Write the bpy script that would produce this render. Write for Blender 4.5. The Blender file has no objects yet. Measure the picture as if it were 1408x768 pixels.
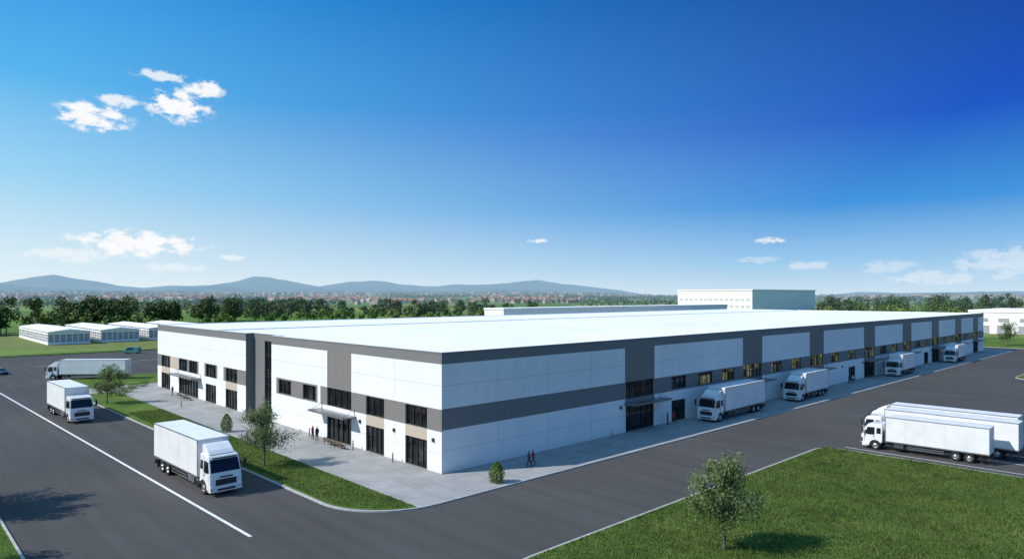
import bpy, bmesh, math, random
import numpy as np
from mathutils import Vector, Matrix, noise
random.seed(7); rng=np.random.default_rng(7)
scn=bpy.context.scene
COL=scn.collection
R=math.radians
# ---- site frame: origin = near corner of the warehouse, +X along the long dock facade, +Y along the entrance facade
CAM=Vector((-40.9,-52.9,17.6))
VIEW=R(43.62)               # compass heading of the camera, from +Y towards +X
def polar(r,deg):
    t=VIEW+R(deg); return (CAM.x+r*math.sin(t), CAM.y+r*math.cos(t))
def srgb(h):
    o=[]
    for i in (0,2,4):
        c=int(h[i:i+2],16)/255; o.append(c/12.92 if c<.04045 else ((c+.055)/1.055)**2.4)
    return tuple(o)

# ------------------------------------------------------------------ materials
def newmat(name):
    m=bpy.data.materials.new(name); m.use_nodes=True
    nt=m.node_tree; b=nt.nodes['Principled BSDF']; return m,nt,b
def N(nt,t,**kw):
    n=nt.nodes.new(t)
    for k,v in kw.items(): setattr(n,k,v)
    return n
def ramp(nt,src,stops):
    r=N(nt,'ShaderNodeValToRGB'); e=r.color_ramp.elements
    while len(e)<len(stops): e.new(0.5)
    for i,(p,c) in enumerate(stops):
        e[i].position=p; e[i].color=(c[0],c[1],c[2],1)
    nt.links.new(src,r.inputs[0]); return r.outputs[0]
def noiset(nt,vec,scale,detail=4,rough=.55):
    n=N(nt,'ShaderNodeTexNoise'); n.inputs['Scale'].default_value=scale
    n.inputs['Detail'].default_value=detail; n.inputs['Roughness'].default_value=rough
    nt.links.new(vec,n.inputs['Vector']); return n.outputs['Fac']
def mixc(nt,f,a,b,bt='MIX'):
    m=N(nt,'ShaderNodeMix',data_type='RGBA',blend_type=bt)
    for s,v in ((m.inputs[0],f),(m.inputs[6],a),(m.inputs[7],b)):
        if isinstance(v,(int,float)): s.default_value=v
        elif isinstance(v,tuple): s.default_value=(v[0],v[1],v[2],1)
        else: nt.links.new(v,s)
    return m.outputs[2]
def mth(nt,op,a,b=None,c=None,clamp=False):
    m=N(nt,'ShaderNodeMath',operation=op); m.use_clamp=clamp
    for i,v in enumerate((a,b,c)):
        if v is None: continue
        if isinstance(v,(int,float)): m.inputs[i].default_value=v
        else: nt.links.new(v,m.inputs[i])
    return m.outputs[0]
def bump(nt,b,h,strength=.3,dist=.02):
    n=N(nt,'ShaderNodeBump'); n.inputs['Strength'].default_value=strength; n.inputs['Distance'].default_value=dist
    nt.links.new(h,n.inputs['Height']); nt.links.new(n.outputs[0],b.inputs['Normal'])
def simple(name,c,rough=.6,metal=0,var=.12,scale=1.5,spec=.5,coat=0,bmp=0):
    m,nt,b=newmat(name)
    tc=N(nt,'ShaderNodeTexCoord').outputs['Object']
    f=noiset(nt,tc,scale,5,.6)
    d=tuple(x*(1-var) for x in c); u=tuple(min(1,x*(1+var*.6)) for x in c)
    nt.links.new(ramp(nt,f,[(.3,d),(.7,u)]),b.inputs['Base Color'])
    b.inputs['Roughness'].default_value=rough; b.inputs['Metallic'].default_value=metal
    b.inputs['Specular IOR Level'].default_value=spec
    b.inputs['Coat Weight'].default_value=coat
    if bmp: bump(nt,b,noiset(nt,tc,scale*20,3),bmp,.01)
    return m
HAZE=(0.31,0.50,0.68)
def haze(m,tau=9000,start=250):  # painted aerial haze: surface blends into airlight emission with distance from origin
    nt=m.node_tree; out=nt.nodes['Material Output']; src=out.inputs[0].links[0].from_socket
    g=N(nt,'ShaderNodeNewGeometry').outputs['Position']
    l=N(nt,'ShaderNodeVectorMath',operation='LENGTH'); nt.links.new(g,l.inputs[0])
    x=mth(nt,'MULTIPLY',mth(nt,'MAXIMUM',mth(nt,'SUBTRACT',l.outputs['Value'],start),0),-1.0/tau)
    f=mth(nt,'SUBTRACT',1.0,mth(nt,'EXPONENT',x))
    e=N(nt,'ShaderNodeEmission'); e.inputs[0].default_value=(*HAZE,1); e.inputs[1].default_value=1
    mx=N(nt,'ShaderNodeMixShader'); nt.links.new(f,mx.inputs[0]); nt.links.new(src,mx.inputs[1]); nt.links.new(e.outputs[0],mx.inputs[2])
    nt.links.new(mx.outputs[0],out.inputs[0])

M={}
def mk_asphalt():
    m,nt,b=newmat('asphalt'); p=N(nt,'ShaderNodeNewGeometry').outputs['Position']
    big=ramp(nt,noiset(nt,p,.045,5,.6),[(.3,(.074,.072,.071)),(.7,(.092,.090,.088))])
    fine=ramp(nt,noiset(nt,p,14,2),[(.3,(.75,.75,.75)),(.7,(1.15,1.15,1.15))])
    c=mixc(nt,1.0,big,fine,'MULTIPLY')
    mp=N(nt,'ShaderNodeMapping'); mp.inputs['Scale'].default_value=(.9,.03,1); nt.links.new(p,mp.inputs[0])
    c=mixc(nt,1,c,ramp(nt,noiset(nt,mp.outputs[0],.9,3,.5),[(.35,(.90,.90,.90)),(.65,(1.06,1.06,1.06))]),'MULTIPLY')
    st=noiset(nt,p,.5,6,.65); c=mixc(nt,mth(nt,'MULTIPLY',ramp(nt,st,[(.58,(0,0,0)),(.74,(1,1,1))]),.3),c,(.055,.053,.052))
    v=N(nt,'ShaderNodeTexVoronoi',feature='DISTANCE_TO_EDGE'); v.inputs['Scale'].default_value=.07
    nn=N(nt,'ShaderNodeTexNoise'); nn.inputs['Scale'].default_value=.35; nn.inputs['Detail'].default_value=5; nt.links.new(p,nn.inputs['Vector'])
    va=N(nt,'ShaderNodeVectorMath',operation='MULTIPLY_ADD'); nt.links.new(nn.outputs['Color'],va.inputs[0]); va.inputs[1].default_value=(5,5,5); nt.links.new(p,va.inputs[2])
    nt.links.new(va.outputs[0],v.inputs['Vector'])
    cr=ramp(nt,v.outputs['Distance'],[(.0,(1,1,1)),(.005,(0,0,0))])
    c=mixc(nt,mth(nt,'MULTIPLY',cr,.22),c,(.035,.035,.037))
    nt.links.new(c,b.inputs['Base Color']); b.inputs['Roughness'].default_value=.95; b.inputs['Specular IOR Level'].default_value=.12
    bump(nt,b,noiset(nt,p,30,2),.25,.01); return m
def mk_concrete():
    m,nt,b=newmat('concrete_paving'); p=N(nt,'ShaderNodeNewGeometry').outputs['Position']
    br=N(nt,'ShaderNodeTexBrick'); br.offset=0; br.inputs['Scale'].default_value=1.0
    br.inputs['Brick Width'].default_value=2.4; br.inputs['Row Height'].default_value=2.4; br.inputs['Mortar Size'].default_value=.025
    br.inputs['Color1'].default_value=(.325,.32,.31,1); br.inputs['Color2'].default_value=(.365,.36,.35,1); br.inputs['Mortar'].default_value=(.22,.215,.21,1)
    nt.links.new(p,br.inputs['Vector'])
    n1=ramp(nt,noiset(nt,p,.35,6,.65),[(.3,(.80,.80,.80)),(.7,(1.08,1.08,1.08))])
    n2=ramp(nt,noiset(nt,p,12,3),[(.3,(.93,.93,.93)),(.7,(1.05,1.05,1.05))])
    c=mixc(nt,1,mixc(nt,1,br.outputs['Color'],n1,'MULTIPLY'),n2,'MULTIPLY')
    nt.links.new(c,b.inputs['Base Color']); b.inputs['Roughness'].default_value=.9; b.inputs['Specular IOR Level'].default_value=.2; return m
def mk_grass(name):
    m,nt,b=newmat(name); p=N(nt,'ShaderNodeNewGeometry').outputs['Position']
    c1=ramp(nt,noiset(nt,p,.16,7,.68),[(.3,(.055,.105,.020)),(.45,(.088,.150,.030)),(.58,(.115,.175,.038)),(.72,(.165,.20,.06))])
    c2=ramp(nt,noiset(nt,p,5,5,.75),[(.3,(.45,.5,.42)),(.7,(1.4,1.38,1.25))])
    nt.links.new(mixc(nt,1,c1,c2,'MULTIPLY'),b.inputs['Base Color']); b.inputs['Roughness'].default_value=.95; b.inputs['Specular IOR Level'].default_value=.1
    bump(nt,b,noiset(nt,p,9,4,.7),.9,.1); return m
def mk_leaf(name,cs,trans=.35,patch=.12,lo=(.75,.8,.8),hi=(1.25,1.2,1.0)):
    m,nt,b=newmat(name); g=N(nt,'ShaderNodeNewGeometry')
    c=ramp(nt,g.outputs['Random Per Island'],[(0.05,cs[0]),(.5,cs[1]),(.95,cs[2])])
    c=mixc(nt,1,c,ramp(nt,noiset(nt,g.outputs['Position'],patch,5,.65),[(.32,lo),(.68,hi)]),'MULTIPLY')
    nt.links.new(c,b.inputs['Base Color']); b.inputs['Roughness'].default_value=.65; b.inputs['Specular IOR Level'].default_value=.2
    if trans:
        t=N(nt,'ShaderNodeBsdfTranslucent'); nt.links.new(c,t.inputs[0])
        mx=N(nt,'ShaderNodeMixShader'); mx.inputs[0].default_value=trans
        nt.links.new(b.outputs[0],mx.inputs[1]); nt.links.new(t.outputs[0],mx.inputs[2]); nt.links.new(mx.outputs[0],nt.nodes['Material Output'].inputs[0])
    return m
def mk_wall(name,c,var=.06):
    m,nt,b=newmat(name); p=N(nt,'ShaderNodeNewGeometry').outputs['Position']
    mp=N(nt,'ShaderNodeMapping'); mp.inputs['Scale'].default_value=(1,1,.12); nt.links.new(p,mp.inputs[0])
    f=noiset(nt,mp.outputs[0],1.3,5,.6)
    g=noiset(nt,p,.12,3)
    cc=ramp(nt,f,[(.25,tuple(x*(1-var) for x in c)),(.6,c)])
    cc=mixc(nt,1,cc,ramp(nt,g,[(.35,(.94,.95,.96)),(.65,(1,1,1))]),'MULTIPLY')
    s=N(nt,'ShaderNodeSeparateXYZ'); nt.links.new(p,s.inputs[0])
    gr=N(nt,'ShaderNodeMapRange'); nt.links.new(s.outputs[2],gr.inputs[0]); gr.inputs[1].default_value=.9; gr.inputs[2].default_value=.1
    cc=mixc(nt,mth(nt,'MULTIPLY',gr.outputs[0],mth(nt,'MULTIPLY',f,.35)),cc,(.30,.28,.25))
    nt.links.new(cc,b.inputs['Base Color']); b.inputs['Roughness'].default_value=.6; b.inputs['Specular IOR Level'].default_value=.3
    bump(nt,b,noiset(nt,p,18,3),.08,.01); return m
def mk_glass(name,warm=False):
    m,nt,b=newmat(name); p=N(nt,'ShaderNodeNewGeometry').outputs['Position']
    v=N(nt,'ShaderNodeTexVoronoi',distance='CHEBYCHEV'); v.inputs['Scale'].default_value=.78 if warm else .8; v.inputs['Randomness'].default_value=0; nt.links.new(p,v.inputs['Vector'])
    s=N(nt,'ShaderNodeSeparateColor'); nt.links.new(v.outputs['Color'],s.inputs[0])
    if warm: st=[(0,(.012,.014,.016)),(.42,(.022,.024,.02)),(.50,(.16,.13,.05)),(.75,(.42,.35,.11)),(.9,(.24,.23,.12)),(1,(.06,.07,.05))]  # yellow reflections painted into the pane colour
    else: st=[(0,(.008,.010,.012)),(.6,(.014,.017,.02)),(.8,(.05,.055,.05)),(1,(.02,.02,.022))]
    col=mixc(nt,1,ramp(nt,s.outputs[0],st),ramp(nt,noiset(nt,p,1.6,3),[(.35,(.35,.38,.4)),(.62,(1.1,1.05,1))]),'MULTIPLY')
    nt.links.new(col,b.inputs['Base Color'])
    if warm: nt.links.new(col,b.inputs['Emission Color']); b.inputs['Emission Strength'].default_value=.25  # painted reflections also glow weakly; no lamp behind the panes
    b.inputs['Roughness'].default_value=.04; b.inputs['IOR'].default_value=1.5; b.inputs['Specular IOR Level'].default_value=.4
    bump(nt,b,noiset(nt,p,.6,2),.04,.05); return m
def mk_roof():
    m,nt,b=newmat('roof_membrane'); p=N(nt,'ShaderNodeNewGeometry').outputs['Position']
    br=N(nt,'ShaderNodeTexBrick'); br.offset=0; br.inputs['Scale'].default_value=1
    br.inputs['Brick Width'].default_value=24; br.inputs['Row Height'].default_value=3.0; br.inputs['Mortar Size'].default_value=.06
    br.inputs['Color1'].default_value=(.86,.855,.845,1); br.inputs['Color2'].default_value=(.84,.835,.83,1); br.inputs['Mortar'].default_value=(.72,.72,.73,1)
    nt.links.new(p,br.inputs['Vector'])
    c=mixc(nt,1,br.outputs['Color'],ramp(nt,noiset(nt,p,.06,6,.65),[(.3,(.90,.91,.92)),(.6,(1,1,1))]),'MULTIPLY')
    nt.links.new(c,b.inputs['Base Color']); b.inputs['Roughness'].default_value=.85; b.inputs['Specular IOR Level'].default_value=.15; return m
def mk_ground():
    m,nt,b=newmat('ground_fields'); p=N(nt,'ShaderNodeNewGeometry').outputs['Position']
    mp=N(nt,'ShaderNodeMapping'); mp.inputs['Scale'].default_value=(.0045,.0085,.002); mp.inputs['Rotation'].default_value=(0,0,.5); nt.links.new(p,mp.inputs[0])
    v=N(nt,'ShaderNodeTexVoronoi'); v.inputs['Scale'].default_value=1; nt.links.new(mp.outputs[0],v.inputs['Vector'])
    s=N(nt,'ShaderNodeSeparateColor'); nt.links.new(v.outputs['Color'],s.inputs[0])
    c=ramp(nt,s.outputs[0],[(0,(.08,.16,.03)),(.35,(.12,.21,.045)),(.6,(.16,.23,.06)),(.8,(.27,.25,.11)),(1,(.09,.16,.035))])
    l=N(nt,'ShaderNodeVectorMath',operation='LENGTH'); nt.links.new(p,l.inputs[0])
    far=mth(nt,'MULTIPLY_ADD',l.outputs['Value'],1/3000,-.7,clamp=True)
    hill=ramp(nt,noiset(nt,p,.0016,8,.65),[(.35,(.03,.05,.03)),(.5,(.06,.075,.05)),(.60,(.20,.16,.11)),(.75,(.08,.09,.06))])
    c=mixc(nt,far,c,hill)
    c=mixc(nt,1,c,ramp(nt,noiset(nt,p,.3,6,.65),[(.3,(.7,.75,.7)),(.7,(1.2,1.15,1.1))]),'MULTIPLY')
    nt.links.new(c,b.inputs['Base Color']); b.inputs['Roughness'].default_value=.95; b.inputs['Specular IOR Level'].default_value=.1
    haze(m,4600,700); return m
M['asphalt']=mk_asphalt(); M['concrete']=mk_concrete(); M['grass']=mk_grass('grass_turf'); M['ground']=mk_ground()
M['kerb']=simple('kerb_concrete',(.44,.435,.42),.8,var=.2,scale=2); M['paint']=simple('road_paint',(.78,.78,.76),.6,var=.25,scale=3)
M['white']=mk_wall('wall_white_panel',(.82,.815,.80)); M['dark']=mk_wall('cladding_dark_grey',(.195,.19,.187)); M['taupe']=mk_wall('cladding_taupe',(.21,.195,.18))
M['beige']=mk_wall('panel_beige',(.52,.43,.34)); M['joint']=simple('panel_joint',(.46,.47,.48),.8); M['reveal']=simple('reveal_grey',(.3,.3,.3))
M['glass']=mk_glass('window_glass'); M['glassw']=mk_glass('window_glass_painted_reflection',True); M['frame']=simple('frame_aluminium_dark',(.06,.062,.065),.4,.3)
M['roof']=mk_roof(); M['steel']=simple('steel_grey',(.35,.36,.37),.35,.8)
M['tpaint']=simple('truck_white_paint',(.81,.805,.80),.28,var=.06,scale=.8,coat=.4); M['tbox']=simple('truck_box_panel',(.78,.775,.77),.42,var=.1,scale=.6)
M['rubber']=simple('tyre_rubber',(.018,.018,.019),.85); M['black']=simple('black_plastic',(.03,.03,.032),.6); M['chassis']=simple('chassis_grey',(.05,.052,.055),.6)
M['rim']=simple('rim_alloy',(.5,.5,.5),.35,.8); M['lamp']=simple('headlight',(.75,.78,.8),.1,.2); M['red']=simple('tail_light_red',(.45,.02,.02),.3); M['orange']=simple('marker_orange',(.7,.22,.02),.3)
M['tglass']=simple('vehicle_glass',(.012,.016,.02),.04,var=.2,spec=.6)
M['seam']=simple('panel_seam_grey',(.55,.56,.57),.6)
M['bark']=simple('bark',(.14,.12,.09),.9,var=.4,scale=6,bmp=.4)
M['leafA']=mk_leaf('leaf_young_tree',[(.12,.175,.06),(.19,.25,.10),(.31,.37,.19)],.4,.9,(.75,.8,.72),(1.2,1.16,1.05))
M['leafB']=mk_leaf('leaf_shrub',[(.06,.12,.02),(.11,.19,.03),(.18,.26,.05)])
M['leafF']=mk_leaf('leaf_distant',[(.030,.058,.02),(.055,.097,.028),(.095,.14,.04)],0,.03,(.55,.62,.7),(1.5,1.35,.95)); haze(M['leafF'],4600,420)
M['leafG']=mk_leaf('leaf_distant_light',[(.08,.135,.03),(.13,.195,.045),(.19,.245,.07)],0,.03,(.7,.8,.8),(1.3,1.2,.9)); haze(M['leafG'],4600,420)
M['blade']=mk_leaf('grass_blade',[(.065,.115,.022),(.115,.18,.04),(.20,.255,.085)],.35,.3,(.6,.65,.6),(1.3,1.22,1.15))
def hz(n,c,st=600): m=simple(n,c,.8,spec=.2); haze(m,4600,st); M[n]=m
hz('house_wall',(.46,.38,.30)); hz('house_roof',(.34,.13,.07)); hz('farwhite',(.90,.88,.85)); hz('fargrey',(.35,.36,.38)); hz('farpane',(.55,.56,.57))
M['skin']=simple('skin',(.45,.28,.2),.5); M['hair']=simple('hair',(.03,.02,.015),.6); M['shoe']=simple('shoe',(.02,.02,.02),.5)

# ------------------------------------------------------------------ mesh builder
class MB:
    def __init__(s): s.v=[];s.f=[];s.m=[]
    def face(s,pts,m=0):
        n=len(s.v); s.v+= [tuple(p) for p in pts]; s.f.append(tuple(range(n,n+len(pts)))); s.m.append(m)
    def box(s,x0,x1,y0,y1,z0,z1,m=0):
        n=len(s.v); s.v+=[(x0,y0,z0),(x1,y0,z0),(x1,y1,z0),(x0,y1,z0),(x0,y0,z1),(x1,y0,z1),(x1,y1,z1),(x0,y1,z1)]
        for q in ((0,3,2,1),(4,5,6,7),(0,1,5,4),(1,2,6,5),(2,3,7,6),(3,0,4,7)): s.f.append(tuple(n+i for i in q)); s.m.append(m)
    def prism(s,prof,y0,y1,m=0,yf=None):
        n=len(s.v);k=len(prof)
        for y in (y0,y1):
            for (x,z) in prof: s.v.append((x,y*(yf(z) if yf else 1),z))
        s.f.append(tuple(n+i for i in range(k))); s.m.append(m)
        s.f.append(tuple(n+k+i for i in reversed(range(k)))); s.m.append(m)
        for i in range(k):
            j=(i+1)%k; s.f.append((n+j,n+i,n+k+i,n+k+j)); s.m.append(m)
    def tube(s,p0,p1,r0,r1,n=8,m=0,cap=True):
        p0=Vector(p0);p1=Vector(p1);d=(p1-p0)
        if d.length<1e-6:return
        d.normalize(); a=d.orthogonal().normalized(); b=d.cross(a); k=len(s.v)
        for p,r in((p0,r0),(p1,r1)):
            for i in range(n):
                t=2*math.pi*i/n; s.v.append(tuple(p+a*(math.cos(t)*r)+b*(math.sin(t)*r)))
        for i in range(n):
            j=(i+1)%n; s.f.append((k+i,k+j,k+n+j,k+n+i)); s.m.append(m)
        if cap:
            s.f.append(tuple(k+i for i in reversed(range(n)))); s.m.append(m)
            s.f.append(tuple(k+n+i for i in range(n))); s.m.append(m)
    def lathe_y(s,c,prof,n,mfun):
        k=len(s.v)
        for (r,y) in prof:
            for i in range(n):
                t=2*math.pi*i/n; s.v.append((c[0]+math.cos(t)*r,c[1]+y,c[2]+math.sin(t)*r))
        for q in range(len(prof)-1):
            for i in range(n):
                j=(i+1)%n; s.f.append((k+q*n+i,k+q*n+j,k+(q+1)*n+j,k+(q+1)*n+i)); s.m.append(mfun(q))
    def mesh(s,name,mats):
        me=bpy.data.meshes.new(name); me.from_pydata(s.v,[],s.f)
        for x in mats: me.materials.append(M[x])
        me.polygons.foreach_set('material_index',s.m); me.update(); return me
    def obj(s,name,mats,parent=None,bevel=0,smooth=False,fix=False):
        me=s.mesh(name,mats)
        if fix:
            bm=bmesh.new(); bm.from_mesh(me); bmesh.ops.recalc_face_normals(bm,faces=bm.faces); bm.to_mesh(me); bm.free()
        return place(me,name,parent,bevel,smooth)
def place(me,name,parent=None,bevel=0,smooth=False):
    o=bpy.data.objects.new(name,me); COL.objects.link(o)
    if parent: o.parent=parent
    if smooth: me.polygons.foreach_set('use_smooth',[True]*len(me.polygons))
    if bevel:
        b=o.modifiers.new('bevel','BEVEL'); b.width=bevel; b.segments=2; b.limit_method='ANGLE'; b.angle_limit=R(35)
    return o
def empty(name,loc=(0,0,0),rz=0):
    o=bpy.data.objects.new(name,None); COL.objects.link(o); o.location=loc; o.rotation_euler=(0,0,rz); o.empty_display_size=.5; return o
def npmesh(name,V,F,mats,mi=None,parent=None):
    me=bpy.data.meshes.new(name); n=len(V); k=F.shape[1]
    me.vertices.add(n); me.vertices.foreach_set('co',V.astype(np.float32).ravel())
    me.loops.add(F.size); me.loops.foreach_set('vertex_index',F.astype(np.int32).ravel())
    me.polygons.add(len(F)); me.polygons.foreach_set('loop_start',np.arange(0,F.size,k,dtype=np.int32)); me.polygons.foreach_set('loop_total',np.full(len(F),k,dtype=np.int32))
    for x in mats: me.materials.append(M[x])
    if mi is not None: me.polygons.foreach_set('material_index',mi)
    me.update(calc_edges=True); me.validate()
    o=bpy.data.objects.new(name,me); COL.objects.link(o)
    if parent:o.parent=parent
    return o

# ------------------------------------------------------------------ terrain
AZ=[-180,-60,-44,-37,-35.4,-34,-32.5,-30.2,-28.4,-26.4,-23.9,-22.1,-21,-19.7,-17.5,-15.8,-13.5,-11.7,-9.4,-6.4,-3.3,-.9,1.9,4,6.5,8.9,10.7,13,24.5,27,30.8,32.6,37,43.8,60,180]
HT=[90,120,110,155,215,258,222,138,110,138,148,212,258,240,176,126,190,200,150,140,155,184,225,195,145,90,40,5,5,50,45,55,65,65,60,90]
def sm(a,b,x):
    t=min(1,max(0,(x-a)/(b-a))); return t*t*(3-2*t)
def hfun(r,az):
    if r<1300: return -.05
    x,y=r*math.sin(R(az))/1000,r*math.cos(R(az))/1000
    n=noise.fractal(Vector((x*.7,y*.7,0)),1,2,5)
    left=1-sm(2,14,az)
    z=sm(1300,5500,r)*(16+24*left+10*n)
    H=float(np.interp(az,AZ,HT)); nz=noise.fractal(Vector((az*.35,3.1,0)),1,2.1,6)
    z2=(H*(1+.10*nz)+9*n)*math.exp(-((r-9000)/1300)**2)
    H3=float(np.interp(az+2.5,AZ,HT)); n3=noise.fractal(Vector((az*.25,8.1,0)),1,2.1,5)
    z3=(.34*H3+34*n3)*math.exp(-((r-7000)/800)**2)
    z4=n*10*sm(5500,7500,r)
    return max(z,z2+z4*.6,z3+z*.5)-.05
az=list(np.arange(-42,42,.18))+list(np.arange(42,318,3.0))
rad=[20,60,150,300,600,1000,1300]+list(np.arange(1500,6000,250))+list(np.arange(6100,9700,150))+[10500,12000,15000,22000]
V=[(CAM.x,CAM.y,-.05)]
for r in rad:
    for a in az:
        aa=a if a<=180 else a-360
        x,y=polar(r,aa); V.append((x,y,hfun(r,aa)))
na=len(az);F=[]
for i in range(len(rad)-1):
    for j in range(na):
        k=(j+1)%na; F.append((1+i*na+j,1+(i+1)*na+j,1+(i+1)*na+k,1+i*na+k))
me=bpy.data.meshes.new('ground'); tri=[(0,1+j,1+(j+1)%na) for j in range(na)]
me.from_pydata(V,[],F+tri); me.materials.append(M['ground']); me.update()
bm=bmesh.new(); bm.from_mesh(me); bmesh.ops.recalc_face_normals(bm,faces=bm.faces); bm.to_mesh(me); bm.free()
place(me,'ground',smooth=True)

def rpoly(pts,seg=10):
    out=[];n=len(pts)
    for i,(x,y,r) in enumerate(pts):
        p=Vector((x,y)); a=Vector(pts[i-1][:2])-p; b=Vector(pts[(i+1)%n][:2])-p; a.normalize(); b.normalize()
        if r<=0: out.append((x,y)); continue
        ang=a.angle(b); t=r/math.tan(ang/2); c=p+(a+b).normalized()*(r/math.sin(ang/2))
        p0=p+a*t; p1=p+b*t; v0=p0-c; v1=p1-c; tot=v0.angle_signed(v1)
        for k in range(seg+1):
            th=-tot*k/seg; q=Vector((v0.x*math.cos(th)-v0.y*math.sin(th),v0.x*math.sin(th)+v0.y*math.cos(th))); out.append(tuple(c+q))
    return out
def inset(poly,d):
    n=len(poly);out=[]
    A=sum(poly[i-1][0]*poly[i][1]-poly[i][0]*poly[i-1][1] for i in range(n)); s=1 if A>0 else -1
    for i in range(n):
        p=Vector(poly[i]); a=(p-Vector(poly[i-1])); b=(Vector(poly[(i+1)%n])-p)
        if a.length<1e-6:a=b
        if b.length<1e-6:b=a
        a.normalize(); b.normalize(); na_=Vector((-a.y,a.x))*s; nb=Vector((-b.y,b.x))*s; m=(na_+nb).normalized(); k=d/max(.3,m.dot(na_)); out.append(tuple(p+m*k))
    return out
def sheet(name,poly,z,mat):
    mb=MB(); mb.face([(x,y,z) for x,y in poly],0); return mb.obj(name,[mat],fix=True)
def raised(name,poly,z,mat,kname='kerb',kw=.18):
    inn=inset(poly,kw); k=MB(); n=len(poly)
    for i in range(n):
        j=(i+1)%n
        k.face([(*poly[i],-.02),(*poly[j],-.02),(*poly[j],z),(*poly[i],z)]); k.face([(*poly[i],z),(*poly[j],z),(*inn[j],z),(*inn[i],z)]); k.face([(*inn[i],z),(*inn[j],z),(*inn[j],z-.05),(*inn[i],z-.05)])
    k.obj(kname,['kerb'])
    mb=MB(); mb.face([(*p,z-.006) for p in inn]); return mb.obj(name,[mat],fix=True)
sheet('asphalt_road',[(-36,-160),(120,-160),(246,-160),(246,186),(-36,186)],0,'asphalt')
raised('concrete_pavement',rpoly([(-13,-7.3,7),(226,-6.9,4),(226,114,6),(-14.4,114,8)]),.12,'concrete')
raised('lawn',rpoly([(39.7,-20.6,2.5),(39.7,-90,1),(-14,-90,3),(-13.5,-20.7,5)]),.14,'grass')
raised('lawn',rpoly([(-33.2,-150,1),(-33.2,118,8),(-120,118,1),(-120,-150,1)]),.14,'grass')
raised('lawn',rpoly([(134,-22,4),(190,-22,4),(190,-60,4),(134,-60,4)]),.14,'grass')
raised('lawn',rpoly([(236,-30,3),(300,-30,3),(300,186,3),(236,186,3)]),.12,'grass')
def verge(poly):
    mb=MB(); k=MB(); z=.15
    mb.face([(*p,z) for p in poly]); n=len(poly)
    for i in range(n):
        j=(i+1)%n; k.face([(*poly[i],.1),(*poly[j],.1),(*poly[j],z),(*poly[i],z)])
    mb.f+= [tuple(len(mb.v)+q for q in f) for f in k.f]; mb.v+=k.v; mb.m+=k.m
    return mb.obj('grass_verge',['grass'],fix=True)
arc=[(-6+6.78*math.cos(R(t)),-.3+6.78*math.sin(R(t))) for t in np.linspace(180,254,12)]
verge([(-13.95,86)]+arc+[(-7.8,86)])
verge(rpoly([(-13.9,95,1),(215,95,1),(215,113.7,3),(-13.9,113.7,6)]))
verge(rpoly([(-40,186.5,1),(250,186.5,1),(250,192,1),(-40,192,1)]))
# road markings
mk=MB()
def line(p,q,w=.18):
    p=Vector(p);q=Vector(q);d=(q-p).normalized();n=Vector((-d.y,d.x))*w/2
    mk.face([(*(p-n),.005),(*(q-n),.005),(*(q+n),.005),(*(p+n),.005)])
line((-20.5,-3.8),(-23.3,100),.26); line((-23.4,104),(-24,160),.2)
for a in (41.6,46.2,50.5,54.8,59.1,63.4): line((a,-22.5),(a,-44),.14)
line((-10,150),(60,150),.2)
mk.obj('road_markings',['paint'],fix=True)

# ------------------------------------------------------------------ warehouse
WH=empty('warehouse_building'); H=12.0; Z0=.12
wallB=MB(); glassB=MB(); frameB=MB(); canB=MB(); fixB=MB()
WM=['white','dark','taupe','beige','joint','reveal']
def facade(o,ud,inn,L,openings,matf,ju,jz,extra_u=(),extra_z=()):
    o=Vector((o[0],o[1]));ud=Vector(ud);inn=Vector(inn)
    def P(u,z,d=0): q=o+ud*u+inn*d; return (q.x,q.y,z)
    us={0,L};zs={Z0,H}
    for j in ju: us|={j-.02,j+.02}
    for j in jz: zs|={j-.02,j+.02}
    us|=set(extra_u); zs|=set(extra_z)
    for op in openings: us|={op[0],op[1]}; zs|={op[2],op[3]}
    us=sorted(u for u in us if 0<=u<=L); zs=sorted(z for z in zs if Z0<=z<=H)
    for i in range(len(us)-1):
        if us[i+1]-us[i]<1e-5: continue
        uc=(us[i]+us[i+1])/2
        for k in range(len(zs)-1):
            if zs[k+1]-zs[k]<1e-5: continue
            zc=(zs[k]+zs[k+1])/2
            if any(a<uc<b and c<zc<d for a,b,c,d,*_ in openings): continue
            m=matf(uc,zc)
            if m==0 and (any(abs(uc-j)<.02 for j in ju) or any(abs(zc-j)<.02 for j in jz)): m=4
            wallB.face([P(us[i],zs[k]),P(us[i+1],zs[k]),P(us[i+1],zs[k+1]),P(us[i],zs[k+1])],m)
    def bx(mb,u0,u1,z0,z1,d0,d1,m=0):
        a=o+ud*u0+inn*d0; b=o+ud*u1+inn*d1
        mb.box(min(a.x,b.x),max(a.x,b.x),min(a.y,b.y),max(a.y,b.y),z0,z1,m)
    for op in openings:
        a,b,c,d,nu,nz,g=op; D=.28
        wallB.face([P(a,c),P(a,c,D),P(a,d,D),P(a,d)],5); wallB.face([P(b,c),P(b,d),P(b,d,D),P(b,c,D)],5)
        wallB.face([P(a,d),P(a,d,D),P(b,d,D),P(b,d)],5); wallB.face([P(a,c),P(b,c),P(b,c,D),P(a,c,D)],5)
        glassB.face([P(a,c,D-.02),P(b,c,D-.02),P(b,d,D-.02),P(a,d,D-.02)],g)
        t=.07
        bx(frameB,a,a+t,c,d,.14,.25); bx(frameB,b-t,b,c,d,.14,.25); bx(frameB,a+t,b-t,d-t,d,.142,.25); bx(frameB,a+t,b-t,c,c+t,.142,.25)
        for i in range(1,nu): u=a+(b-a)*i/nu; bx(frameB,u-.035,u+.035,c+t,d-t,.15,.25)
        for i in range(1,nz): z=c+(d-c)*i/nz; bx(frameB,a+t,b-t,z-.03,z+.03,.155,.25)
    return P,bx
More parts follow.
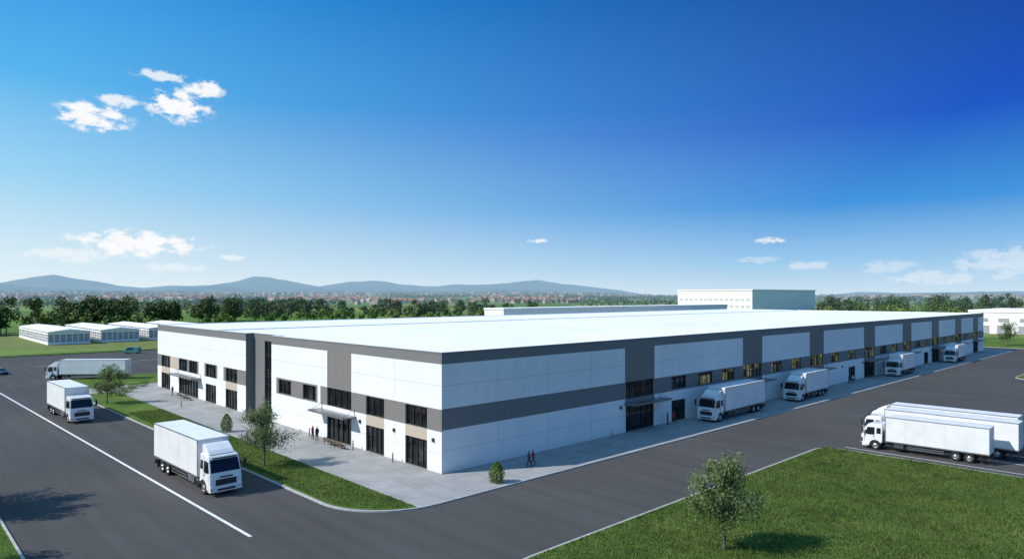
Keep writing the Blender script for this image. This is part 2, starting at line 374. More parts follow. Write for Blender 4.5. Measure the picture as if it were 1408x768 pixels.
def canopy(bx,u0,u1,z):
    bx(canB,u0,u1,z,z+.16,-1.7,-.01); bx(canB,u0-.03,u1+.03,z+.163,z+.2,-1.74,-.01,1)
    for u in (u0+.4,u1-.4): bx(canB,u-.03,u+.03,z+.2,z+.9,-.06,-.01,1)
def rods(P,u0,u1,z):
    for u in (u0+.4,u1-.4): canB.tube(P(u,z+.2,-1.5),P(u,z+.9,-.03),.025,.025,6,1)
def walllight(bx,u,z):
    bx(fixB,u-.12,u+.12,z,z+.35,-.18,-.01); bx(fixB,u-.09,u+.09,z-.04,z-.002,-.15,-.03,1)
# dock facade
cols=[(29.5,36),(60.3,66.9),(85.6,92),(113,119.6),(138.2,144.8),(161.5,168),(184,190.5),(204,210)]
wins=[(40.1,43.9),(47,51.1),(53.9,57.7),(70.1,74.2),(78,82),(95.5,99.5),(104.5,108.5),(123,127),(130.5,134.5),(148,152),(155,159),(171,175),(178,182),(194,198)]
ops=[]
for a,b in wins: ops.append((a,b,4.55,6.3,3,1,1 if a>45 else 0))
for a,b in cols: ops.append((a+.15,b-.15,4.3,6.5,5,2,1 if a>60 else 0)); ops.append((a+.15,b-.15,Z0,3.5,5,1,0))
for a,b in ((40.1,43.6),(104.5,108),(130.5,134),(155,158.5)): ops.append((a,b,Z0,3.0,3,1,0))
def mf(u,z):
    if z>10.85: return 1
    if any(a<u<b for a,b in cols) and z>3.5: return 2
    if 4.35<z<6.45: return 1
    return 0
eu=[e for c in cols for e in c]
P,bx=facade((0,0),(1,0),(0,1),217,ops,mf,[x for x in np.arange(7.6,215,7.6) if not any(a-1<x<b+1 for a,b in cols)],[8.7,2.3],eu,[10.85,4.35,6.45,3.5])
for a,b in cols: canopy(bx,a-.2,b+1.6,3.62); rods(P,a-.2,b+1.6,3.62); walllight(bx,a-1,3.2); walllight(bx,b+2.4,3.2)
for u in (101,127.5,152): walllight(bx,u,3.2)
# entrance facade, near block
ops=[(2.4,6.2,4.2,6.3,3,1,0),(10.2,13.9,4.2,6.3,3,1,0),(17.1,22.8,4.2,6.4,4,1,0),(25.7,29.2,4.3,6.2,3,1,0),(32.5,36.3,4.3,6.2,3,1,0),
     (2.4,6.2,Z0,3.05,4,1,0),(10.2,13.9,Z0,3.05,4,1,0),(17.1,22.8,Z0,3.3,5,1,0)]
def mfL(u,z):
    if z>10.85: return 1
    if 17.1<u<22.8 and z>4.2: return 2
    if (2.4<u<6.2 or 10.2<u<13.9) and 3.05<z<4.2: return 3
    if 4.2<z<6.4 and u>24.5: return 0 if not(25.2<u<37) else 2
    if 4.2<z<6.4: return 2
    return 0
P,bx=facade((0,0),(0,1),(1,0),38.5,ops,mfL,[8.2,15.6,24.2,31],[8.7,2.0],[17.1,22.8,2.4,6.2,10.2,13.9,24.5,25.2,37],[10.85,4.2,6.4,3.05])
canopy(bx,16,24.5,3.5); rods(P,16,24.5,3.5)
for u in (8.2,15.1,25.2,1.3): walllight(bx,u,3.1)
# recessed glazed stair tower
P,bx=facade((1.2,38.5),(0,1),(1,0),8.8,[(.2,5.0,.5,11.0,4,5,0)],lambda u,z:1,[],[])
wallB.face([(0,38.5,Z0),(1.2,38.5,Z0),(1.2,38.5,H),(0,38.5,H)],1); wallB.face([(0,47.3,Z0),(1.2,47.3,Z0),(1.2,47.3,H),(0,47.3,H)],1)
# far block
ops=[];sh=47.3
for a,b in ((50.5,55.1),(59.1,63.7),(67.7,71.7),(72.7,77),(81.8,86.9)): ops.append((a-sh,b-sh,4.2,6.3,3,1,0))
for a,b in ((50.5,55.1),(59.1,63.7),(67.2,77),(81.8,86.9)): ops.append((a-sh,b-sh,Z0,3.05,4 if b-a<8 else 7,1,0))
def mfF(u,z):
    u+=sh
    if z>10.85: return 1
    if (50.5<u<55.1 or 81.8<u<86.9) and 3.05<z<4.2: return 3
    if 4.2<z<6.4 : return 0 if (56<u<58.5 or 64.5<u<67) else (3 if (59.0<u<59.1 or 64.0<u<64.5 or 77<u<81.8) else 2)
    return 0
P,bx=facade((0,sh),(0,1),(1,0),41.9,ops,mfF,[9.8,18,26,32.3],[8.7,2.0],[a-sh for a in (50.5,55.1,59.1,63.7,81.8,86.9,56,58.5,64,64.5,67,67.7,77,59)],[10.85,4.2,6.4,3.05])
canopy(bx,18.5,30.5,3.5); rods(P,18.5,30.5,3.5)
wallB.face([(0,89.2,Z0),(217,89.2,Z0),(217,89.2,H),(0,89.2,H)],0); wallB.face([(217,0,Z0),(217,89.2,Z0),(217,89.2,H),(217,0,H)],0)
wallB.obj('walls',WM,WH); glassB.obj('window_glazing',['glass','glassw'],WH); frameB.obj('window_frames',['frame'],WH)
canB.obj('entrance_canopies',['dark','steel'],WH); fixB.obj('wall_lights',['black','lamp','steel'],WH)
rf=MB()
pts=[(.35,.35),(216.65,.35),(216.65,88.85),(.35,88.85),(.35,47.65),(1.55,47.65),(1.55,38.15),(.35,38.15)]
outp=[(-.04,-.04),(217.04,-.04),(217.04,89.24),(-.04,89.24),(-.04,47.26),(1.16,47.26),(1.16,38.54),(-.04,38.54)]
rf.face([(x,y,11.9) for x,y in pts],0)
for i in range(8):
    j=(i+1)%8
    rf.face([(*outp[i],H+.02),(*outp[j],H+.02),(*pts[j],H+.02),(*pts[i],H+.02)],1 )
    rf.face([(*outp[i],H-.12),(*outp[j],H-.12),(*outp[j],H+.02),(*outp[i],H+.02)],2)
    rf.face([(*pts[i],11.9),(*pts[j],11.9),(*pts[j],H+.02),(*pts[i],H+.02)],1)
for y in (59.5,): rf.box(.4,216.6,y,y+.35,11.9,12.05,1)   # expansion upstand
rf.obj('roof',['roof','roof','dark'],WH)

# ------------------------------------------------------------------ other buildings
b=empty('warehouse_building'); mb=MB()
mb.box(118,270,118,128,0,12.6,0); mb.box(117.8,270.2,117.8,128.2,12.6,13.2,1); mb.obj('walls',['farwhite','farwhite'],b)
b=empty('office_block_white'); mb=MB()
mb.box(385,485,163,220,0,20.8,0); mb.box(384.6,485.4,162.6,220.4,20.8,21.7,0)
for i in range(14): y=165+i*3.9; mb.box(384.85,385,y,y+2.4,14.0,15.4,1); mb.box(384.85,385,y,y+2.4,9.4,11,1)
mb.obj('walls',['farwhite','farpane'],b)
b=empty('factory_building_white'); mb=MB()
mb.box(335,400,-70,30,0,9.8,0); mb.box(334.7,400.3,-70.3,30.3,9.8,10.9,0)
for i in range(12):
    y=-66+i*8; mb.box(334.8,335,y,y+5,.1,3.8,1); mb.box(334.8,335,y+.5,y+4.5,5.6,7.2,1)
mb.obj('walls',['farwhite','fargrey'],b)
for i in range(4):
    a0=6+i*17.2; b0=235+i*3; b1=b0+62; w=13
    e=empty('storage_shed'); e.location=(a0,b0,0); mb=MB(); L=b1-b0
    mb.box(0,w,0,L,0,.9,0); mb.box(.2,w-.2,.2,L-.2,.9,3.6,1)
    mb.box(-.05,w+.05,-.05,L+.05,3.6,4.6,0)
    for k in range(21):
        y=k*L/20; mb.box(-.03,.25,max(-.04,y-.2),min(L+.04,y+.2),.9,3.6,0); mb.box(w-.25,w+.03,max(-.04,y-.2),min(L+.04,y+.2),.9,3.6,0)
    for k in range(8):
        x=k*w/7; mb.box(max(.0,x-.15),min(w,x+.15),-.03,.25,.902,3.598,0)
    for z in (1.8,2.7): mb.box(-.01,.22,0,L,z-.06,z+.06,0); mb.box(.3,w-.3,-.01,.22,z-.06,z+.06,0)
    mb.prism([(-.5,4.6),(w/2,5.5),(w+.5,4.6)],-.5,L+.5,2)
    mb.obj('shed_structure',['farwhite','fargrey','roof'],e,fix=False)

# ------------------------------------------------------------------ trucks
TC={}
def yf(z): return 1 if z<1.75 else 1-(z-1.75)*.045
def wheel(mb,x,y,side,r=.52,w=.3,dual=False):
    s=side
    prof=[(.30,0),(.44,0),(r-.02,.03),(r,.08),(r,w-.06),(r-.03,w-.01),(.36,w),(.33,w-.03),(.30,w-.03)]
    prof2=[(.30,w-.03),(.28,w-.12 if dual else w-.05),(.16,w-.12 if dual else w-.02),(.13,w+.03),(.0,w+.03)]
    mb.lathe_y((x,y,r),[(a,b*s) for a,b in prof],20,lambda q:0)
    mb.lathe_y((x,y,r),[(a,b*s) for a,b in prof2],20,lambda q:1)
def truck_parts(L,defl=True,skirt=False):
    key=(L,defl,skirt)
    if key in TC: return TC[key]
    W=1.22; parts=[]
    cab=MB()
    prof=[(0,.42),(.03,1.3),(-.04,1.75),(-.40,2.82),(-.60,3.0),(-1.2,3.08),(-2.12,3.1),(-2.12,.95),(-1.98,.9),(-1.93,.72),(-1.79,.94),(-1.58,1.07),(-1.35,1.12),(-1.12,1.07),(-.91,.94),(-.78,.72),(-.73,.42)]
    cab.prism(prof,-W,W,0,yf)
    parts.append((cab,'cab',['tpaint'],.055))
    if defl:
        d=MB(); d.prism([(-.75,3.06),(-1.1,3.35),(-1.75,3.72),(-2.1,3.78),(-2.1,3.06)],-1.0,1.0,0); parts.append((d,'wind_deflector',['tpaint'],.06))
    g=MB()
    def ws(y,t,o=.012):
        x=-.04+(-.36)*t; z=1.75+1.07*t; return (x+o*.95,y,z+o*.32)
    g.face([ws(-1.12,.06),ws(1.12,.06),ws(1.05,.93),ws(-1.05,.93)],0)
    for s in(-1,1):
        def sp(x,z,o=.012): return (x,s*(W*yf(z)+o),z)
        g.face([sp(-.26,1.85),sp(-.48,2.62),sp(-1.28,2.66),sp(-1.28,1.78),sp(-.6,1.74)],0)
        g.face([sp(-1.5,1.95),sp(-1.5,2.62),sp(-1.95,2.62),sp(-1.95,1.95)],0)
    parts.append((g,'cab_windows',['tglass'],0))
    t=MB()
    t.box(-.55,.10,-W-.01,W+.01,.36,.78,1)
    for z in (.92,1.05,1.18): t.box(0,.06,-.75,.75,z,z+.07,0)
    t.box(0.02,.045,-.8,.8,.84,1.30,3)
    t.box(.09,.108,-.7,.7,.44,.62,3)
    t.box(.03,.065,-.5,.5,1.42,1.52,0)
    for s in(-1,1):
        t.box(.08,.125,min(s*.78,s*1.14),max(s*.78,s*1.14),.52,.72,2)
        t.box(.08,.12,min(s*1.155,s*1.215),max(s*1.155,s*1.215),.52,.72,4)
        t.tube((-.22,s*W*.98,2.62),(-.02,s*(W+.28),2.66),.02,.02,6,0); t.tube((-.12,s*W,1.9),(-.02,s*(W+.28),1.95),.02,.02,6,0)
        t.box(-.10,.02,min(s*(W+.18),s*(W+.38)),max(s*(W+.18),s*(W+.38)),1.95,2.62,0)
        for xx in (-1.335,-.2): t.box(xx,xx+.02,min(s*(W+.002),s*(W+.008)),max(s*(W+.002),s*(W+.008)),.9 if xx>-1 else 1.1,1.75,0)
        t.box(-1.25,-1.05,min(s*W,s*(W+.03)),max(s*W,s*(W+.03)),1.52,1.57,0)
        t.box(-.72,-.28,min(s*(W-.1),s*(W+.015)),max(s*(W-.1),s*(W+.015)),.40,.47,0)
        for i in range(8):
            a0=math.pi*i/8;a1=math.pi*(i+1)/8
            p0=(-1.35+.64*math.cos(a0),s*(W+.0),.5+.64*math.sin(a0)); p1=(-1.35+.64*math.cos(a1),s*(W+.0),.5+.64*math.sin(a1))
            t.tube(p0,p1,.035,.035,6,0)
    for y in (-.45,.35): t.tube(ws(y,.08,.03),ws(y+.5,.42,.03),.012,.012,4,0)
    t.box(-.36,-.12,-.95,.95,2.86,2.93,0)
    parts.append((t,'cab_trim',['black','tpaint','lamp','black','orange'],0))
    c=MB(); c.box(-L+.2,-1.0,-.45,.45,.72,1.0,0); c.box(-2.6,-2.15,-.9,.9,.9,2.2,0)
    c.box(-4.6,-3.3,-W+.02,-.6,.5,1.02,1); c.box(-4.4,-3.4,.6,W-.02,.52,1.0,0)
    c.tube((-3.2,-.85,.76),(-2.75,-.85,.76),.22,.22,12,1)
    for s in(-1,1):
        for z in (.55,.8): c.box(-L+4.3,-4.8,min(s*(W-.05),s*(W-.01)),max(s*(W-.05),s*(W-.01)),z,z+.09,1)
        for x in (-5,-6.3,-L+4.4):
            c.box(x-.03,x+.03,min(s*(W-.08),s*(W-.05)),max(s*(W-.08),s*(W-.05)),.5,1.1,0)
        c.box(-L+.75,-L+.79,min(s*.65,s*W),max(s*.65,s*W),.25,.95,0)
    for x in (-L+1.9,-L+3.2,-1.35): c.tube((x,-1,.52),(x,1,.52),.1,.1,8,0)
    c.box(-L-.02,-L+.1,-W,W,.48,.62,0); 
    for s in(-1,1): c.box(-L-.05,-L-.021,min(s*.8,s*1.15),max(s*.8,s*1.15),.66,.8,2); c.box(-L-.04,-L+.1,min(s*.75,s*1.2),max(s*.75,s*1.2),.62,.659,0)
    parts.append((c,'chassis',['chassis','steel','red'],0))
    w=MB()
    for s in(-1,1):
        wheel(w,-1.35,s*.90,s)
        for x in (-L+1.9,-L+3.2): wheel(w,x,s*.62,s,w=.58,dual=True)
    parts.append((w,'wheels',['rubber','rim'],0))
    bx_=MB(); x0=-2.5; bx_.box(-L,x0,-1.25,1.25,1.12,4.05,0); parts.append((bx_,'cargo_box',['tbox'],.04))
    d=MB()
    for s in(-1,1):
        for z0,z1 in((1.08,1.22),(3.99,4.07)): d.box(-L-.015,x0+.015,min(s*1.24,s*1.268),max(s*1.24,s*1.268),z0,z1,0)
        for x in np.linspace(-L+.05,x0-.05,max(4,int(L/2))): d.box(x-.01,x+.01,min(s*1.25,s*1.254),max(s*1.25,s*1.254),1.22,3.97,1)
        for x in (-L,x0): d.box(x-.02,x+.02,min(s*1.2,s*1.268),max(s*1.2,s*1.268),1.22,3.97,0)
        for x in (-3,-5.5,-8,-L+.6): d.box(x-.06,x+.06,min(s*1.268,s*1.285),max(s*1.268,s*1.285),1.11,1.17,2)
        d.tube((-L-.04,s*.25,1.2),(-L-.04,s*.25,3.95),.022,.022,6,1)
    d.box(-L-.012,-L,-.015,.015,1.15,4.0,1)
    parts.append((d,'box_trim',['steel','seam','orange'],0))
    if skirt is True:
        k=MB(); k.box(x0,x0+.35,-.9,.9,3.3,3.95,0); parts.append((k,'cooling_unit',['tbox'],.05))
    out=[]
    for mbb,n,ms,bv in parts:
        me=mbb.mesh('truck_'+n,ms); bm=bmesh.new(); bm.from_mesh(me)
        bmesh.ops.recalc_face_normals(bm,faces=bm.faces); bm.to_mesh(me); bm.free(); out.append((me,n,bv))
        if n=='wheels': me.polygons.foreach_set('use_smooth',[True]*len(me.polygons))
    TC[key]=out; return out
def truck(x,y,z,heading,L=12.0,defl=True,skirt=False,sc=1.0,name='box_truck'):
    e=empty(name,(x,y,z),heading); e.scale=(sc,)*3
    for me,n,bv in truck_parts(L,defl,skirt): place(me,n,e,bv)
    return e
truck(-17.8,8.0,0,R(-88.5),12.6,sc=1.14)
truck(-19.2,56.0,0,R(-88.5),12.0,False,sc=1.16)
truck(-12.9,117,0,R(140),15.5,sc=1.03)
truck(43.4,-3.4,Z0,R(181),13.6,True,sc=1.12)
truck(69.8,-3.6,Z0,R(182),11.6,True,sc=1.1)
truck(119.4,-3.5,Z0,R(182),11.2,False,sc=1.12)
truck(163,-3.7,Z0,R(182),10.5,True,sc=1.1)
truck(43.9,-24.0,0,R(92),12.8,False,sc=.95)
truck(48.4,-22.4,0,R(91),15.5,False)
truck(52.9,-21.6,0,R(91),15.5,True)

# cars
def car(x,y,heading,paint,van=False,name='parked_car'):
    e=empty(name,(x,y,0),heading)
    mb=MB()
    if van: pr=[(0,.35),(.02,.95),(-.9,1.2),(-1.6,1.95),(-4.9,2.0),(-5.0,.4)];L=5.0
    else: pr=[(0,.3),(.03,.65),(-1.1,.92),(-1.9,1.42),(-3.2,1.45),(-4.0,1.0),(-4.45,.95),(-4.5,.35)];L=4.5
    mb.prism(pr,-.9,.9,0,lambda z:1 if z<.95 else 1-(z-.95)*.22); mb.obj('body',[paint],e,.06,fix=True)
    g=MB(); w=lambda z:.905*(1-(z-.95)*.22 if z>.95 else 1)
    if van: sides=[[(-1.15,1.2),(-1.65,1.8),(-3.2,1.85),(-3.2,1.2)]]; ft=[(-.93,1.24),(-1.56,1.9)]
    else: sides=[[(-1.35,.98),(-1.95,1.36),(-3.15,1.38),(-3.8,1.02)]]; ft=[(-1.14,.96),(-1.86,1.39)]
    for q in sides:
        for s in(-1,1): g.face([(a,s*(w(z)+.01),z) for a,z in q],0)
    (a,z),(c,d)=ft; g.face([(a+.012,-w(z)*.9,z+.01),(a+.012,w(z)*.9,z+.01),(c+.012,w(d)*.88,d+.01),(c+.012,-w(d)*.88,d+.01)],0)
    if not van: g.face([(-3.3,-.66,1.44),(-3.3,.66,1.44),(-3.95,.7,1.04),(-3.95,-.7,1.04)],0)
    for s in(-1,1): g.box(-.02,.04,min(s*.55,s*.85),max(s*.55,s*.85),.55,.68,1); g.box(-L-.02,-L+.04,min(s*.55,s*.85),max(s*.55,s*.85),.65,.8,2)
    g.obj('windows_and_lights',['tglass','lamp','red'],e)
    k=MB()
    for s in(-1,1):
        for xx in(-.9,-L+.9):
            k.lathe_y((xx,s*.7,.33),[(.0,.22*s),(.2,.2*s)],14,lambda q:1); k.lathe_y((xx,s*.7,.33),[(.2,.2*s),(.33,.21*s),(.33,0)],14,lambda q:0)
    k.obj('wheels',['rubber','rim'],e,fix=True)
M['cteal']=simple('car_paint_teal',(.03,.16,.17),.25,coat=.6); M['cdark']=simple('car_paint_dark',(.02,.022,.028),.25,coat=.6)
car(16,178,R(135),'cteal',True,'parked_van'); car(-18.5,133.5,R(-70),'cdark'); car(34,180,R(180),'cteal',False)

# ------------------------------------------------------------------ vegetation
def quads(C,Nrm,size,aspect=.5,jit=.6,droop=False):
    n=len(C); nr=Nrm+rng.normal(0,jit,(n,3)); nr/=np.linalg.norm(nr,axis=1)[:,None]+1e-9
    t=rng.normal(0,1,(n,3)); 
    if droop: t=t*.5+np.array([0,0,-1.2])
    t-= (t*nr).sum(1)[:,None]*nr; t/=np.linalg.norm(t,axis=1)[:,None]+1e-9
    b=np.cross(nr,t); s=(size*rng.uniform(.6,1.3,n))[:,None]
    V=np.empty((n,4,3)); V[:,0]=C-t*s*.5; V[:,1]=C+b*s*aspect*.5; V[:,2]=C+t*s*.5; V[:,3]=C-b*s*aspect*.5
    return V.reshape(-1,3)
def young_tree(x,y,z,h,cr,seed,nleaf=6500,leaf=.17,name='young_tree',mat='leafA',tr=.2,spread=.12):
    rd=random.Random(seed); e=empty(name,(x,y,z)); mb=MB(); tips=[]
    def grow(p,d,l,r,lv):
        n=3
        for i in range(n):
            d=(d+Vector((rd.uniform(-1,1),rd.uniform(-1,1),rd.uniform(-.3,.5)))*.13).normalized()
            q=p+d*l/n; r2=r*.82; mb.tube(p,q,r,r2,7 if lv<2 else 4,0,False)
            if lv>=2: tips.append((q,lv))
            if lv<3 and (i>0 or lv>0):
                for k in range(2):
                    a=rd.uniform(0,6.28); o=Vector((math.cos(a),math.sin(a),rd.uniform(.0,1.0))).normalized()
                    grow(q,(d*.55+o*.8).normalized(),l*rd.uniform(.45,.75),r2*.6,lv+1)
            p=q;r=r2
        tips.append((p,lv))
        if lv<3: grow(p,(d+Vector((rd.uniform(-.3,.3),rd.uniform(-.3,.3),.2))).normalized(),l*.6,r*.8,lv+1)
    trunk=h*tr; p=Vector((0,0,-.1)); q=Vector((.03,-.02,trunk)); mb.tube(p,q,h*.017,h*.013,9,0,False)
    grow(q,Vector((.05,0,1)),h*.40,h*.012,0)
    for k in range(6):
        a=k*1.05+rd.uniform(-.4,.4); grow(q+Vector((0,0,k*.2)),Vector((math.cos(a),math.sin(a),rd.uniform(.5,1.2))).normalized(),h*rd.uniform(.18,.28),h*.007,1)
    T=np.array([tuple(t[0]) for t in tips])
    rr=np.percentile(np.hypot(T[:,0],T[:,1]),88); zz=T[:,2].max(); sx=cr/rr; sz=(h-trunk-.2)/(zz-trunk)
    f=lambda v:(v[0]*(1+(sx-1)*min(1,max(0,(v[2]-trunk)/.8))),v[1]*(1+(sx-1)*min(1,max(0,(v[2]-trunk)/.8))),trunk+(v[2]-trunk)*sz if v[2]>trunk else v[2])
    mb.v=[f(v) for v in mb.v]; T=np.array([f(v) for v in T])
    mb.obj('trunk_and_branches',['bark'],e)
    keep=rng.permutation(len(T))[:max(30,int(len(T)*.6))]; T=T[keep]
    idx=rng.integers(0,len(T),nleaf); C=T[idx]+rng.normal(0,spread*cr/2,(nleaf,3)); C[:,2]-=rng.exponential(.34,nleaf)*cr/2; C[:,2]=np.maximum(C[:,2],trunk*.8)
    ctr=np.array([0,0,trunk+(h-trunk)*.45]); nr=C-ctr; nr/=np.linalg.norm(nr,axis=1)[:,None]
    Vq=quads(C,nr,leaf,.5,.7,True); npmesh('foliage',Vq,np.arange(len(Vq)).reshape(-1,4),[mat],parent=e)
    return e
young_tree(2,-29.1,.13,7.3,2.1,3,9000,.20)
young_tree(-11.3,15,.14,7.2,2.0,11,7000,.21)
young_tree(-12.6,71.7,.14,6.8,2.3,5,4500,.28)
young_tree(249,-.3,.13,9,2.6,8,2500,.4)
young_tree(-40.5,20,.13,12.5,4.2,21,15000,.34,'tree',tr=.28)
young_tree(-46,6,.13,11.5,4.0,22,12000,.34,'tree',tr=.28)
def shrub(x,y,z,h,w,seed,n=1800,conic=True,name='conical_shrub'):
    e=empty(name,(x,y,z)); r=np.random.default_rng(seed)
    t=r.uniform(.03,1,n); a=r.uniform(0,6.283,n)
    prof=(np.sin(np.pi*np.clip(t*.80+.2,0,1))**.7) if conic else np.sqrt(np.clip(1-(t*2-1)**2*.8,0,1))
    rad_=w*prof*(1+.15*np.sin(a*5+t*9)+.1*r.normal(size=n))*np.sqrt(r.uniform(.5,1,n))
    C=np.stack([np.cos(a)*rad_,np.sin(a)*rad_,t*h],1); nr=C-np.array([0,0,h*.4]); nr/=np.linalg.norm(nr,axis=1)[:,None]
    V=quads(C,nr,.12,.6,.6); npmesh('foliage',V,np.arange(len(V)).reshape(-1,4),['leafB'],parent=e)
    mb=MB(); mb.tube((0,0,-.05),(0,0,h*.7),.05,.02,6); mb.obj('stem',['bark'],e)
shrub(-7.3,35.5,.13,2.3,.7,1,3000); shrub(1.9,-5.9,.12,1.95,.7,2,3000)
for i,(x,y) in enumerate(((-6.5,84),(-4.5,88.5),(-2.2,90.5),(-8.5,80))): shrub(x,y,.12,1.0,1.0,30+i,900,False,'round_shrub')

def tree_mass(name,specs,mat,qs=.9,nq=700):
    Vs=[];tk=MB()
    for (x,y,z,h,w) in specs:
        nl=rng.integers(9,15); lob=[]
        for k in range(nl):
            t=rng.uniform(.22,.90); rr=w*(1-abs(t-.5)**2*2.6)*rng.uniform(.25,.8); a=rng.uniform(0,6.283)
            lob.append((rr*math.cos(a),rr*math.sin(a),t*h,rng.uniform(.30,.55)*w))
        for lx,ly,lz,lr in lob:
            n=int(nq/nl); d=rng.normal(size=(n,3)); d/=np.linalg.norm(d,axis=1)[:,None]
            C=np.array([x+lx,y+ly,z+lz])+d*lr*rng.uniform(.6,1.12,n)[:,None]*np.array([1,1,.85])
            C[:,2]=np.maximum(C[:,2],z+.3)
            Vs.append(quads(C,d,qs,.8,.5))
        tk.tube((x,y,z-.2),(x,y,z+h*.5),.28,.15,5,0,False)
    V=np.concatenate(Vs); nL=len(V); F=np.arange(nL).reshape(-1,4)
    tv=np.array(tk.v); tf=np.array(tk.f)+nL
    V=np.concatenate([V,tv]); mi=np.concatenate([np.zeros(len(F),np.int32),np.ones(len(tf),np.int32)]); F=np.concatenate([F,tf])
    npmesh(name,V,F,[mat,'bark'],mi)
def sp(n,az0,az1,r0,r1,h0,h1,wk=.36,skew=1.0):
    o=[]
    for i in range(n):
        a=random.uniform(az0,az1); r=random.uniform(r0,r1); x,y=polar(r,a); h=h0+(h1-h0)*random.random()**skew
        o.append((x,y,max(0,hfun(r,a)),h,h*random.uniform(wk*.8,wk*1.3)))
    return o
tree_mass('tree_line',sp(14,-41,-35.1,370,400,12,17.5)+sp(16,-33.4,-29.2,455,490,12,18)+sp(10,-28.2,-25.2,480,510,12,17)+sp(10,-24.8,-22.2,490,520,11,18),'leafF',1.15,760)
tree_mass('tree_line',sp(40,-21.8,-11,540,620,6,16.5,.42)+sp(30,-10.8,2,560,640,6,15,.42)+sp(18,-22,2,640,760,12,16),'leafF',1.3,420)
tree_mass('tree_line',sp(44,-22,-1,470,570,4,9,.5,1.5)+sp(10,-34.8,-32,400,430,6,10)+sp(18,-31,-22,420,480,3,7,.5)+sp(34,-41,-22,600,860,8,12),'leafG',1.2,260)
tree_mass('tree_line',sp(105,17,41,640,780,12,20,.38),'leafF',1.4,380)
tree_mass('tree_line',sp(50,17,41,500,620,6,13,.45),'leafG',1.2,260)
hd=[];hg=[]
for k in range(50):
    a=random.uniform(-41,16) if k<37 else random.uniform(16,41); r=random.uniform(900,3000); x0,y0=polar(r,a); th=random.uniform(-.5,.5)-VIEW+ (1.57 if random.random()<.3 else 0)
    ln=random.uniform(60,260)*(r/1200); n=int(ln/9)+3; dst=hd if random.random()<.65 else hg
    for j in range(n):
        t=(j/n-.5)*ln; x=x0+math.cos(th)*t+random.uniform(-4,4); y=y0+math.sin(th)*t+random.uniform(-4,4)
        rr=math.hypot(x-CAM.x,y-CAM.y); aa=math.degrees(math.atan2(x-CAM.x,y-CAM.y)-VIEW); h=random.uniform(6,13); dst.append((x,y,max(0,hfun(rr,aa)),h,h*random.uniform(.35,.6)))
tree_mass('hedgerow_trees',hd,'leafF',3.0,54); tree_mass('hedgerow_trees',hg,'leafG',3.0,54)
tree_mass('woodland',sp(300,-41,42,2400,4600,8,14,.9),'leafF',6.0,30)

# town
tw=MB()
cl=[(random.uniform(-41,13),random.uniform(1500,4200)) for i in range(26)]+[(random.uniform(23,41),random.uniform(2000,4200)) for i in range(6)]
for i in range(1200):
    ca,cr_=random.choice(cl); a=ca+random.gauss(0,2.2); r=max(1300,cr_+random.gauss(0,170))
    if 14<a<22: continue
    x,y=polar(r,a); z=hfun(r,a); s=random.uniform(4,8)*(1+r/7000); hh=random.uniform(4,8); k=random.uniform(0,3.14)
    c,sn=math.cos(k),math.sin(k); w=s*random.uniform(.6,.9)
    def q(px,py,pz): return (x+px*c-py*sn,y+px*sn+py*c,z+pz)
    B=[q(-s,-w,-1),q(s,-w,-1),q(s,w,-1),q(-s,w,-1),q(-s,-w,hh),q(s,-w,hh),q(s,w,hh),q(-s,w,hh)]; r1=q(-s,0,hh+3.5); r2=q(s,0,hh+3.5)
    for f in ((0,1,5,4),(1,2,6,5),(2,3,7,6),(3,0,4,7)): tw.face([B[j] for j in f],0)
    mroof=1 if random.random()<.85 else 0
    tw.face([B[4],B[5],r2,r1],mroof); tw.face([B[6],B[7],r1,r2],mroof); tw.face([B[5],B[6],r2],0); tw.face([B[7],B[4],r1],0)
tw.obj('distant_town',['house_wall','house_roof'])

# grass blades
def blades(name,x0,x1,y0,y1,n,z,test=None,hmin=.06,hmax=.15):
    X=rng.uniform(x0,x1,n);Y=rng.uniform(y0,y1,n)
    cl=np.sin(X*1.7+np.cos(Y*1.3)*2)*np.sin(Y*1.9+np.sin(X*.9)*2)
    if test is not None:
        k=test(X,Y); X=X[k];Y=Y[k];cl=cl[k]
    n=len(X); a=rng.uniform(0,6.283,n); h=rng.uniform(hmin,hmax,n)*(1+.35*cl); w=rng.uniform(.015,.045,n)
    l=rng.normal(0,.06,(n,2)); V=np.empty((n,3,3))
    V[:,0]=np.stack([X-np.cos(a)*w,Y-np.sin(a)*w,np.full(n,z)],1); V[:,1]=np.stack([X+np.cos(a)*w,Y+np.sin(a)*w,np.full(n,z)],1); V[:,2]=np.stack([X+l[:,0],Y+l[:,1],z+h],1)
    npmesh(name,V.reshape(-1,3),np.arange(n*3).reshape(-1,3),['blade'])
blades('grass',-12,39.4,-48,-20.9,150000,.13,lambda X,Y:(Y<-21)&~((X<-8)&(Y>-25)&((X+8)**2+(Y+25.6)**2>20)),.08,.22)
blades('grass',-12.7,-7.9,-6.9,60,36000,.145,lambda X,Y:~((X<-6)&(Y<-.2)&((X+6)**2+(Y+.2)**2>43)),.07,.18)
blades('grass',-45,-33.5,-5,25,14000,.13)

